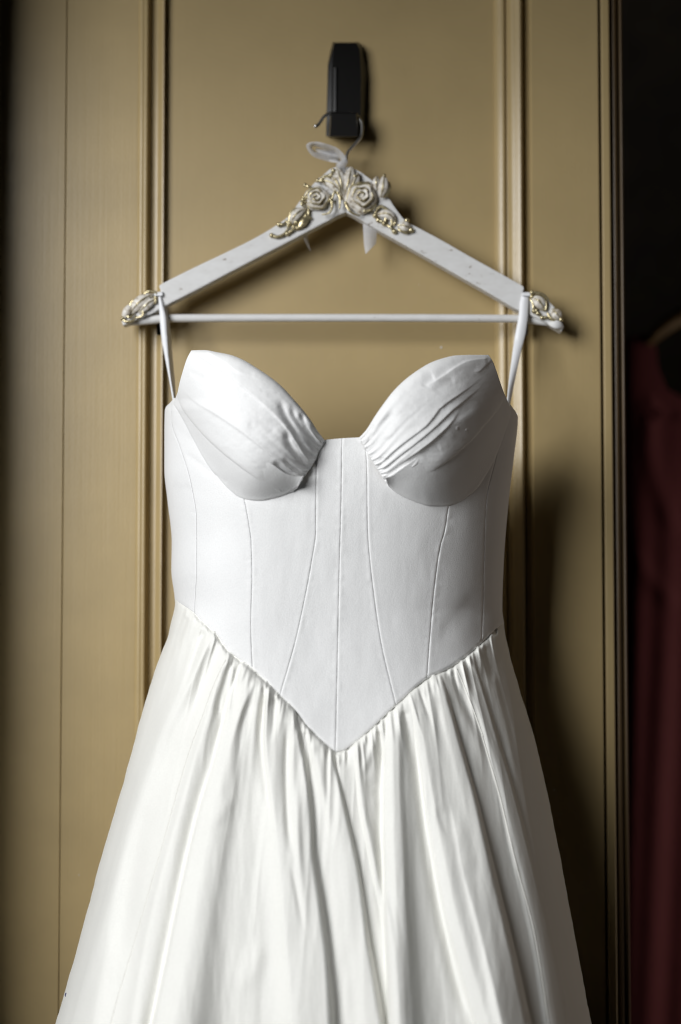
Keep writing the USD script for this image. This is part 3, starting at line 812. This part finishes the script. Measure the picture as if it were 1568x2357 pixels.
# each column keeps its share of the width; at the top the share is that of the waist
ut = (topx_ - XL(topy_)) / (XR(topy_) - XL(topy_))
ut = np.clip(ut, 0, 1)
s = np.clip((PY - topy_[None]) / 260, 0, 1)
s = s * s * (3 - 2 * s)
UU = ut[None] * (1 - s) + us[None] * s
PX = XL(PY) + (XR(PY) - XL(PY)) * np.clip(UU, 0.0005, 0.9995)
dw = np.clip(PY - (topy_[None] + 20), 0, None)
Y = base(PX, PY)
edge = np.clip(np.minimum(UU, 1 - UU) / 0.03, 0, 1)
puff = 0.0065 * (1 - np.exp(-dw / 9.0)) - 0.0008 * np.exp(-(dw / 4.0) ** 2)
nz = lambda k, kt, sd: 2 * meshkit.noise(np.stack([UU * k + 0.35 * np.sin(UU * 31 + sd), dw / kt, np.full_like(UU, sd * 3.7)], -1), sd) - 1
flow = 0.0016 * (1 - 2 * np.abs(nz(44, 420, 41))) * np.exp(-dw / 420) + 0.0013 * nz(95, 150, 42) * np.exp(-dw / 150) + 0.0009 * nz(150, 70, 43) * np.exp(-dw / 60) + 0.0011 * nz(26, 500, 44) * np.clip(dw / 300, 0, 1)
flow *= 0.8 * np.clip(dw / 6, 0, 1)
PX += 1.2 * (meshkit.fbm(np.stack([PY / 34, 0 * PY, np.where(UU < 0.5, 1.0, 5.0)], -1), 3, 9) - 0.5) * np.exp(-np.minimum(UU, 1 - UU) / 0.02) * 2
Y = Y - puff - flow * np.clip(np.minimum(UU, 1 - UU) / 0.02, 0, 1) - fold_height(PX, PY) * (0.25 + 0.75 * edge) - apply_folds(PX, PY, SKIRT_FOLDS) - wrinkles(PX, PY, 31, 40, 220, 0.0012)
# silhouette wobble is left to the outline; close the skirt behind
front = P(PX, PY, Y)
back = front.copy()
cx_ = (XL(PY) + XR(PY)) / 2
hw_ = (XR(PY) - XL(PY)) / 2
ub = np.clip((PX - cx_) / hw_, -1, 1)
back[..., 1] = np.maximum(YB(PY) + 0.012 * np.sqrt(1 - ub ** 2), front[..., 1] + 0.003)
p_skirt = obj("skirt", shell(front, back), M_skirt, dress, smooth=True)

# fine pin-tuck seams of the skirt
from scipy.spatial import cKDTree
tree = cKDTree(np.c_[PX.ravel(), PY.ravel()])
Yf = Y.ravel()


def on_skirt(poly, lift):
    d, i = tree.query(poly, k=4)
    w = 1 / (d + 0.3)
    return (Yf[i] * w).sum(1) / w.sum(1) - lift


for line in (np.vstack([cWL((790, 500), (700, 690), (640, 860)), cSkL((690, 50), (560, 500), (430, 950), (325, 1310), (310, 1380))]),
             np.vstack([cWR((970, 560), (1060, 770), (1150, 1020)), cSkR((840, 0), (920, 270), (1000, 600), (1080, 900), (1130, 1200), (1155, 1380))])):
    q = resample(line, 260)
    pts = P(q[:, 0], q[:, 1], gaussian_filter(on_skirt(q, 0.0001), 2))
    obj("skirt_seam", tube(pts, 0.00045, 6), M_thread, p_skirt, smooth=True)
q = A((152, 2290))
c = P(152, 2290, on_skirt(q, 0.0004)[0])
m = ball((0, 0, 0), 1.0, 2)
m.apply_scale([0.0012, 0.0005, 0.0022])
m.apply_translation(c)
obj("stain", m, M_mark, p_skirt, label="small blue grey spot near the left edge of the skirt")

# ------------------------------------------------------------------ ornate hanger
hanger = thing("ornate_hanger", "distressed white wooden hanger with gilded roses, holding the wedding dress", "hanger")
YH, TH = -0.040, 0.016   # front face and thickness


def plate(outline, y_front, thick, bevel=0.0012, n=None):
    """An extruded outline (picture points) with chamfered front edges."""
    from shapely.geometry import Polygon
    p = P(outline[:, 0], outline[:, 1], y_front)
    poly = Polygon(p[:, [0, 2]]).buffer(0)
    ins = poly.buffer(-bevel)
    a = trimesh.creation.extrude_polygon(poly, thick - bevel, engine="earcut")
    b = trimesh.creation.extrude_polygon(ins, bevel, engine="earcut")
    import manifold3d
    layers = []
    for g, z0, z1 in ((poly, 0, thick - bevel),):
        pass
    from shapely.geometry.polygon import orient
    cs = lambda g: manifold3d.CrossSection([np.array(orient(g, 1.0).exterior.coords)[:-1]])
    base_ = cs(poly).extrude(thick - 2 * bevel).translate([0, 0, bevel])
    parts = [base_]
    for f in (0.5, 1.0):
        gi = poly.buffer(-bevel * (1 - math.cos(f * math.pi / 2)) - 1e-6)
        hgt = thick / 2 - bevel + bevel * math.sin(f * math.pi / 2)
        for gg in (gi.geoms if hasattr(gi, "geoms") else [gi]):
            parts.append(cs(gg).extrude(2 * hgt).translate([0, 0, thick / 2 - hgt]))
    M = manifold3d.Manifold.batch_boolean(parts, manifold3d.OpType.Add)
    mm = M.to_mesh()
    v = mm.vert_properties[:, :3]
    w = np.c_[v[:, 0], y_front + thick - v[:, 2], v[:, 1]]
    return trimesh.Trimesh(w, mm.tri_verts[:, ::-1], process=False)


armL = np.vstack([resample(A((796, 382), (768, 384), (744, 402), (716, 428), (690, 462), (664, 497), (632, 520), (590, 545), (520, 580), (440, 618), (371, 653)), 40),
                  A((366, 657), (370, 668), (367, 672), (345, 676), (318, 690), (296, 706), (284, 722), (280, 738), (283, 748), (296, 744), (318, 735), (352, 720), (385, 701)),
                  resample(A((398, 694), (450, 668), (520, 631), (600, 589), (660, 558), (720, 526), (770, 500), (790, 489), (796, 488)), 24)])
armR = np.vstack([resample(A((797, 382), (822, 390), (846, 406), (870, 425), (890, 447), (912, 480), (935, 508), (965, 524), (1010, 548), (1080, 588), (1150, 627), (1205, 658)), 40),
                  A((1207, 664), (1203, 672), (1212, 673), (1240, 676), (1262, 690), (1282, 712), (1294, 732), (1299, 752), (1293, 762), (1276, 752), (1250, 738), (1215, 722), (1190, 711)),
                  resample(A((1180, 706), (1130, 676), (1060, 636), (980, 590), (900, 545), (850, 517), (812, 494), (797, 488)), 24)])
obj("arm", plate(armL, YH, TH), M_wood, hanger, smooth=30)
obj("arm", plate(armR, YH, TH), M_wood, hanger, smooth=30)
# rail, with its slightly swollen ends let into the arms
obj("rail", tube(np.array([P(300, 742, YH + TH / 2), P(330, 738, YH + TH / 2), P(352, 735, YH + TH / 2), P(400, 732, YH + TH / 2), P(784, 731, YH + TH / 2), P(1180, 733, YH + TH / 2), P(1222, 736, YH + TH / 2), P(1262, 744, YH + TH / 2)]),
                 [0.0030, 0.0042, 0.0047, 0.0042, 0.0041, 0.0041, 0.0042, 0.0030], 20, 60), M_wood, hanger, smooth=True)
# wire hook
hk = cHook((262, 1535), (290, 1520), (340, 1460), (390, 1385), (450, 1335), (510, 1318), (620, 1330), (760, 1335), (860, 1330), (925, 1350), (985, 1410), (1020, 1490), (1028, 1570), (1018, 1660), (985, 1740), (920, 1820), (850, 1895), (795, 1960), (770, 2030), (768, 2100))
yk = np.interp(np.linspace(0, 1, len(hk)), [0, 0.3, 0.55, 1.0], [-0.030, -0.024, -0.024, YH + TH / 2])
obj("hook", join(tube(P(hk[:, 0], hk[:, 1], yk), 0.00165, 12, 120), ball(P(hk[0, 0], hk[0, 1], yk[0]), 0.0021)), M_steel, hanger, smooth=True)


def orn(*pts):
    return cOrn(*pts)


def scroll(pts, r0, r1, y=0.0035, sides=8, mat_=None, end_ball=True, flat=0.8, name="scroll"):
    q = resample(pts, 30)
    w = P(q[:, 0], q[:, 1], YH - y)
    r = np.linspace(r0, r1, 30)
    w[:, 1] -= 0.0012 * np.sin(np.linspace(0, np.pi, 30))
    ms = [tube(w, r, sides, None, flat)]
    if end_ball:
        ms.append(ball(w[0], r0 * 1.35, 2))
    obj(name, join(*ms), mat_ or M_gold, hanger, smooth=True)


def rose(cx, cy, R, tilt, turns, seed):
    """A carved rose: overlapping petals as a spiral relief, with gilded petal rims."""
    nr, na = 40, 96
    r = np.linspace(0.0, 1, nr)[:, None]
    a = np.linspace(0, 2 * np.pi, na)[None]
    wob = 1 + 0.07 * np.sin(5 * a + seed) + 0.04 * np.sin(3 * a + 2 * seed)
    phase = turns * r - (a + seed) / (2 * np.pi)
    saw = phase - np.floor(phase)
    h = 0.62 * np.sqrt(np.clip(1 - (0.97 * r) ** 2.4, 0, 1)) + 0.17 * saw ** 1.5 * (1 - 0.4 * r) * np.clip(r * 6, 0, 1)
    Rm = R * 0.00043
    x = Rm * r * wob * np.cos(a)
    z = Rm * r * wob * np.sin(a)
    c = P(cx, cy, YH)
    pts = np.stack([c[0] + x + h * 0 + tilt * 0.3 * Rm * h, c[1] - 0.95 * Rm * h + 0 * x, c[2] + z], -1)
    f = grid_faces(na, nr)
    path = obj("rose", trimesh.Trimesh(pts.reshape(-1, 3), quads(f), process=False), M_cream, hanger, smooth=50)
    # rims: the crest of each petal
    for k in range(1, int(turns) + 1):
        for b in range(2):
            aa = np.linspace(b * np.pi + 0.25 * k, b * np.pi + 0.25 * k + 2.7, 26)
            rr = (k - 0.04 + ((aa + seed) / (2 * np.pi)) % 1.0) / turns
            aj = aa
            # keep the crest on one branch of the spiral
            rr = (k - 0.04 - 1 + ((aa - aa[0]) / (2 * np.pi)) + ((aa[0] + seed) / (2 * np.pi)) % 1.0) / turns
            ok = (rr > 0.06) & (rr < 1.0)
            if ok.sum() < 6:
                continue
            rr, aj = rr[ok], aj[ok]
            wb = 1 + 0.07 * np.sin(5 * aj + seed) + 0.04 * np.sin(3 * aj + 2 * seed)
            hh = 0.62 * np.sqrt(np.clip(1 - (0.97 * rr) ** 2.4, 0, 1)) + 0.17 * (1 - 0.4 * rr)
            w = np.stack([c[0] + Rm * rr * wb * np.cos(aj) + tilt * 0.3 * Rm * hh, c[1] - 0.95 * Rm * hh, c[2] + Rm * rr * wb * np.sin(aj)], -1)
            t = np.linspace(0, np.pi, len(w))
            obj("petal_rim", tube(w, 0.00035 + 0.00075 * np.sin(t), 7), M_gold, path, smooth=True)


def leaf(pts, wid, mat_=None, y=0.002, vein=True, name="leaf"):
    q = resample(pts, 20)
    w = P(q[:, 0], q[:, 1], YH - y)
    t = np.linspace(0, 1, 20)
    r = wid * 0.00043 * np.sin(np.pi * (0.06 + 0.90 * t)) ** 0.8
    w[:, 1] -= 0.003 * np.sin(np.pi * t)
    p = obj(name, tube(w, r, 10, None, 0.45), mat_ or M_cream, hanger, smooth=True)
    if vein:
        v = w.copy()
        v[:, 1] -= r * 0.5
        obj("leaf_vein", tube(v, 0.0006 * np.sin(np.pi * (0.05 + 0.9 * t)) + 0.0002, 6), M_gold, p, smooth=True)


cl = orn((430, 565))[0]
cl2 = orn((530, 540))[0]
rose(*orn((525, 555))[0], 30, -0.8, 3.2, 0.6)
rose(*orn((425, 570))[0], 13, -0.8, 2.2, 2.0)
rose(*orn((900, 545))[0], 39, 0.3, 3.4, 2.6)
rose(*orn((985, 540))[0], 16, 0.8, 2.3, 0.3)
# crest of leaves between the roses
for pts, wd in ((((740, 560), (700, 430), (610, 330)), 15), (((750, 540), (720, 380), (690, 270)), 15), (((760, 520), (800, 380), (820, 270)), 16), (((750, 560), (640, 420), (520, 380)), 13), (((780, 500), (850, 400), (880, 320)), 12)):
    leaf(orn(*pts), wd, None, 0.003)
for pts in (((560, 380), (600, 350), (640, 380), (650, 430)), ((520, 390), (570, 400), (600, 440)), ((650, 440), (680, 470), (660, 520), (640, 590)), ((730, 400), (720, 450), (740, 500)), ((700, 500), (720, 560), (715, 640)),
            ((640, 560), (650, 620), (620, 680), (560, 690)), ((770, 590), (790, 640), (830, 680), (900, 700)), ((660, 300), (640, 340), (600, 360)), ((850, 350), (830, 400), (850, 440)), ((410, 430), (450, 450), (490, 480)), ((390, 560), (380, 600), (420, 630)), ((940, 660), (1000, 650), (1040, 600)), ((840, 450), (900, 410), (990, 420))):
    scroll(orn(*pts), 0.0017, 0.0008, 0.0055)
# small bud at the right with gilt edges
leaf(orn((1080, 540), (1100, 440), (1110, 345)), 13, None, 0.006)
leaf(orn((1050, 480), (1040, 400), (1050, 350)), 9, None, 0.007)
leaf(orn((1100, 540), (1140, 470), (1150, 400)), 9, M_gold, 0.004, False)
scroll(orn((1110, 345), (1130, 420), (1160, 500)), 0.0014, 0.0008, 0.007)
# sprays down both arms
for pts in (((115, 875), (160, 890), (230, 860), (260, 800), (240, 740)), ((270, 770), (280, 690), (340, 640), (400, 650)), ((250, 860), (300, 830), (340, 790)), ((330, 760), (350, 700), (390, 690)), ((400, 740), (420, 690), (440, 650)), ((450, 620), (440, 690), (470, 730)), ((310, 800), (350, 810), (400, 760)), ((180, 780), (210, 780), (240, 750))):
    scroll(orn(*pts), 0.0019, 0.0009, 0.002)
leaf(orn((280, 780), (330, 700), (420, 640)), 12, M_cream, 0.001)
leaf(orn((330, 830), (400, 760), (450, 680)), 9, M_gold, 0.001, False)
for pts in (((1350, 830), (1300, 850), (1240, 820), (1250, 790)), ((1030, 700), (1080, 620), (1150, 660), (1210, 740), (1190, 790)), ((1110, 770), (1130, 690), (1090, 660)), ((1200, 840), (1160, 800), (1120, 780)), ((1310, 745), (1280, 770), (1230, 790)), ((1060, 740), (1100, 760), (1150, 800)), ((1150, 700), (1180, 760), (1170, 800))):
    scroll(orn(*pts), 0.0021, 0.0010, 0.002)
leaf(orn((1040, 690), (1120, 690), (1220, 780)), 11, M_cream, 0.001)
leaf(orn((1230, 790), (1290, 800), (1350, 830)), 12, M_cream, 0.001)
# ends of the hanger
for pts in (((130, 570), (170, 600), (230, 590), (260, 540)), ((200, 470), (240, 400), (290, 400), (280, 460)), ((290, 480), (330, 480), (330, 530), (260, 560)), ((330, 350), (390, 310), (450, 320), (460, 390)), ((370, 470), (400, 430), (410, 390)), ((340, 400), (380, 370), (420, 390)), ((450, 370), (450, 410), (430, 430)), ((170, 530), (200, 560), (240, 520))):
    scroll(cStrL(*pts), 0.0017, 0.0008, 0.002)
leaf(cStrL((210, 520), (300, 420), (420, 340)), 15, M_cream, 0.001)
leaf(cStrL((290, 520), (370, 440), (450, 380)), 11, M_cream, 0.001)
leaf(cStrL((140, 580), (180, 500), (240, 430)), 10, M_cream, 0.0005, False)
for pts in (((1200, 580), (1140, 590), (1080, 540), (1070, 510)), ((920, 360), (1000, 360), (1060, 430), (1050, 490), (1000, 480)), ((940, 500), (930, 430), (900, 380)), ((980, 520), (960, 490), (990, 470)), ((1020, 560), (1060, 560), (1110, 590)), ((920, 320), (1000, 330), (1090, 400)), ((1140, 490), (1190, 520), (1205, 570))):
    scroll(cStrR(*pts), 0.0018, 0.0009, 0.002)
leaf(cStrR((910, 370), (980, 410), (1040, 500)), 14, M_cream, 0.001)
leaf(cStrR((1110, 480), (1150, 530), (1205, 580)), 13, M_cream, 0.001)
leaf(cStrR((1080, 620), (1150, 630), (1225, 660)), 11, M_wood, 0.0, False)

# ------------------------------------------------------------------ black hook on the door
hook = thing("door_hook", "black plastic hook block mounted high on the door panel", "hook")


def hull_block(front, back, yf, yb):
    import manifold3d
    pts = np.vstack([P(front[:, 0], front[:, 1], yf), P(back[:, 0], back[:, 1], yb)])
    M = manifold3d.Manifold.hull_points(pts)
    mm = M.to_mesh()
    return trimesh.Trimesh(mm.vert_properties[:, :3], mm.tri_verts, process=False)


yf1 = np.array([-0.014, -0.014, -0.0150, -0.0172, -0.0178, -0.0178, -0.0172, -0.0150])
fr = cHook((575, 165), (930, 165), (985, 260), (1010, 700), (1000, 1650), (520, 1690), (530, 600), (560, 260))
fc = cHook((545, 300), (472, 520), (448, 1290), (440, 1690))   # left edge of the bevel that catches the window
bk_ = cHook((545, 150), (960, 150), (1045, 230), (1120, 640), (1080, 1690), (430, 1690), (462, 500), (510, 270))
pts = np.vstack([P(fr[:, 0], fr[:, 1], yf1), P(fc[:, 0], fc[:, 1], np.array([-0.0135, -0.0153, -0.0158, -0.0155])), P(bk_[:, 0], bk_[:, 1], -0.0005)])
import manifold3d
mm = manifold3d.Manifold.hull_points(pts).to_mesh()
obj("body", trimesh.Trimesh(mm.vert_properties[:, :3], mm.tri_verts, process=False), M_plastic, hook, smooth=12)
rb = cHook((556, 570), (548, 1290), (598, 570), (594, 1290), (540, 560), (535, 1300), (604, 560), (600, 1300))
mm = manifold3d.Manifold.hull_points(P(rb[:, 0], rb[:, 1], np.array([-0.0184, -0.0184, -0.0197, -0.0197, -0.0165, -0.0165, -0.0165, -0.0165]))).to_mesh()
obj("rib", trimesh.Trimesh(mm.vert_properties[:, :3], mm.tri_verts, process=False), M_plastic, hook, smooth=12)
obj("lip", hull_block(cHook((525, 1320), (930, 1330), (950, 1700), (500, 1700)), cHook((500, 1300), (960, 1310), (975, 1712), (478, 1712)), -0.033, -0.027), M_plastic, hook, smooth=25)
obj("foot", hull_block(cHook((500, 1600), (960, 1600), (960, 1712), (478, 1712)), cHook((478, 1590), (985, 1590), (985, 1712), (470, 1712)), -0.028, -0.012), M_plastic, hook, smooth=25)

# ------------------------------------------------------------------ organza ribbon tied round the neck of the hanger
rib = thing("ribbon", "sheer white ribbon tied at the neck of the ornate hanger", "ribbon")


def ribbon_strip(e1, e2, y1, y2, n=60, thick=0.0003, m=9, bow=0.002):
    a, b = resample(e1, n), resample(e2, n)
    t = np.linspace(0, 1, n)
    ya = np.interp(t, np.linspace(0, 1, len(y1)), y1)
    yb = np.interp(t, np.linspace(0, 1, len(y2)), y2)
    s = np.linspace(0, 1, m)[None]
    px = a[:, :1] * (1 - s) + b[:, :1] * s
    py = a[:, 1:] * (1 - s) + b[:, 1:] * s
    Y = ya[:, None] * (1 - s) + yb[:, None] * s - bow * np.sin(np.pi * s)
    return sheet(px, py, Y, thick)


# loop: a band that runs out to the left and back
out1 = orn((790, 230), (770, 180), (700, 105), (600, 65), (500, 45), (440, 55), (420, 80), (440, 130), (490, 180), (560, 205), (640, 225), (700, 235), (760, 250))
out2 = orn((740, 230), (715, 190), (660, 140), (590, 115), (520, 90), (490, 85), (470, 100), (490, 120), (520, 145), (580, 130), (660, 120), (690, 180), (730, 240))
obj("loop", ribbon_strip(out1, out2, [YH - .004, YH - .010, YH - .014, YH - .008, YH, YH + .008, YH + .004], [YH, YH - .002, YH - .004, YH, YH + .006, YH + .016, YH + .008], 90), M_organza, rib, smooth=True)
obj("loop", ribbon_strip(orn((500, 100), (560, 110), (640, 130), (700, 140)), orn((510, 150), (580, 190), (650, 215), (720, 220)), [YH + .004] * 4, [YH + .012] * 4, 40, bow=0.006), M_organza, rib, smooth=True)
obj("knot", tube(np.array([P(*orn((770, 215))[0], YH - 0.003), P(*orn((735, 245))[0], YH - 0.005), P(*orn((690, 262))[0], YH - 0.004)]), [0.0025, 0.004, 0.002], 10, 14), M_organza, rib, smooth=True)
obj("tail", ribbon_strip(orn((920, 690), (925, 830), (932, 950), (946, 1040)), orn((1050, 740), (1046, 830), (1043, 900), (1038, 948)), [YH + .012, YH + .006, YH + .004, YH + .003], [YH + .012, YH + .009, YH + .008, YH + .007], 40), M_organza, rib, smooth=True)
obj("tail", ribbon_strip(orn((385, 800), (395, 880), (425, 960), (455, 1010)), orn((430, 790), (432, 880), (445, 960), (462, 1012)), [YH + .012, YH + .008, YH + .006, YH + .006], [YH + .012, YH + .016, YH + .016, YH + .014], 40), M_organza, rib, smooth=True)

# ------------------------------------------------------------------ dress straps over the hanger
def strap(e1, e2, y1, y2, bow=0.0015):
    obj("strap", ribbon_strip(e1, e2, y1, y2, 80, 0.0009, 9, bow), M_strap, dress, smooth=True)


yS = YH - 0.0035
# left: a bright front face and the turned grey inner face
strap(cStrL((462, 330), (478, 420), (487, 560), (500, 720), (540, 960), (590, 1230), (615, 1390)), cStrL((492, 318), (520, 440), (548, 560), (560, 760), (580, 1000), (612, 1230), (632, 1350)), [yS + .003, yS, yS - .002, yS - .012, yS - .03, yS - .045], [yS + .003, yS - .001, yS - .003, yS - .012, yS - .028, yS - .043])
strap(cStrL((490, 320), (525, 440), (545, 560), (556, 760), (578, 1000), (608, 1230), (622, 1390)), cStrL((500, 322), (550, 440), (580, 600), (598, 800), (620, 1050), (634, 1200), (640, 1330)), [yS + .003, yS, yS - .0015, yS - .011, yS - .027, yS - .042], [yS + .006, yS + .010, yS + .010, yS + .004, yS - .012, yS - .034], 0.0008)
strap(cStrR((830, 330), (805, 420), (795, 540), (770, 680), (735, 900), (700, 1180), (680, 1380), (676, 1450)), cStrR((895, 325), (892, 420), (885, 540), (865, 690), (815, 900), (755, 1180), (712, 1410), (705, 1450)), [yS + .003, yS, yS - .002, yS - .012, yS - .03, yS - .042], [yS + .003, yS, yS - .002, yS - .010, yS - .024, yS - .036])
# loops of the straps over the top of the arms
for pts in (cStrL((478, 326),), cStrR((862, 328),)):
    c = P(pts[0, 0], pts[0, 1], YH)
    w = np.array([[c[0], YH - .0035, c[2] - 0.003], [c[0], YH - .002, c[2] + 0.0008], [c[0], YH + TH / 2, c[2] + 0.0016], [c[0], YH + TH + .001, c[2] - 0.002], [c[0], YH + TH + .001, c[2] - 0.04]])
    q = resample(w, 30)
    W = 0.0042
    g = np.stack([q + [-W * s_, 0, 0] for s_ in (-1, -.5, 0, .5, 1)], 1)
    bk = g.copy()
    bk[..., 2] -= 0.0008
    obj("strap_loop", shell(g, bk), M_strap, dress, smooth=True)
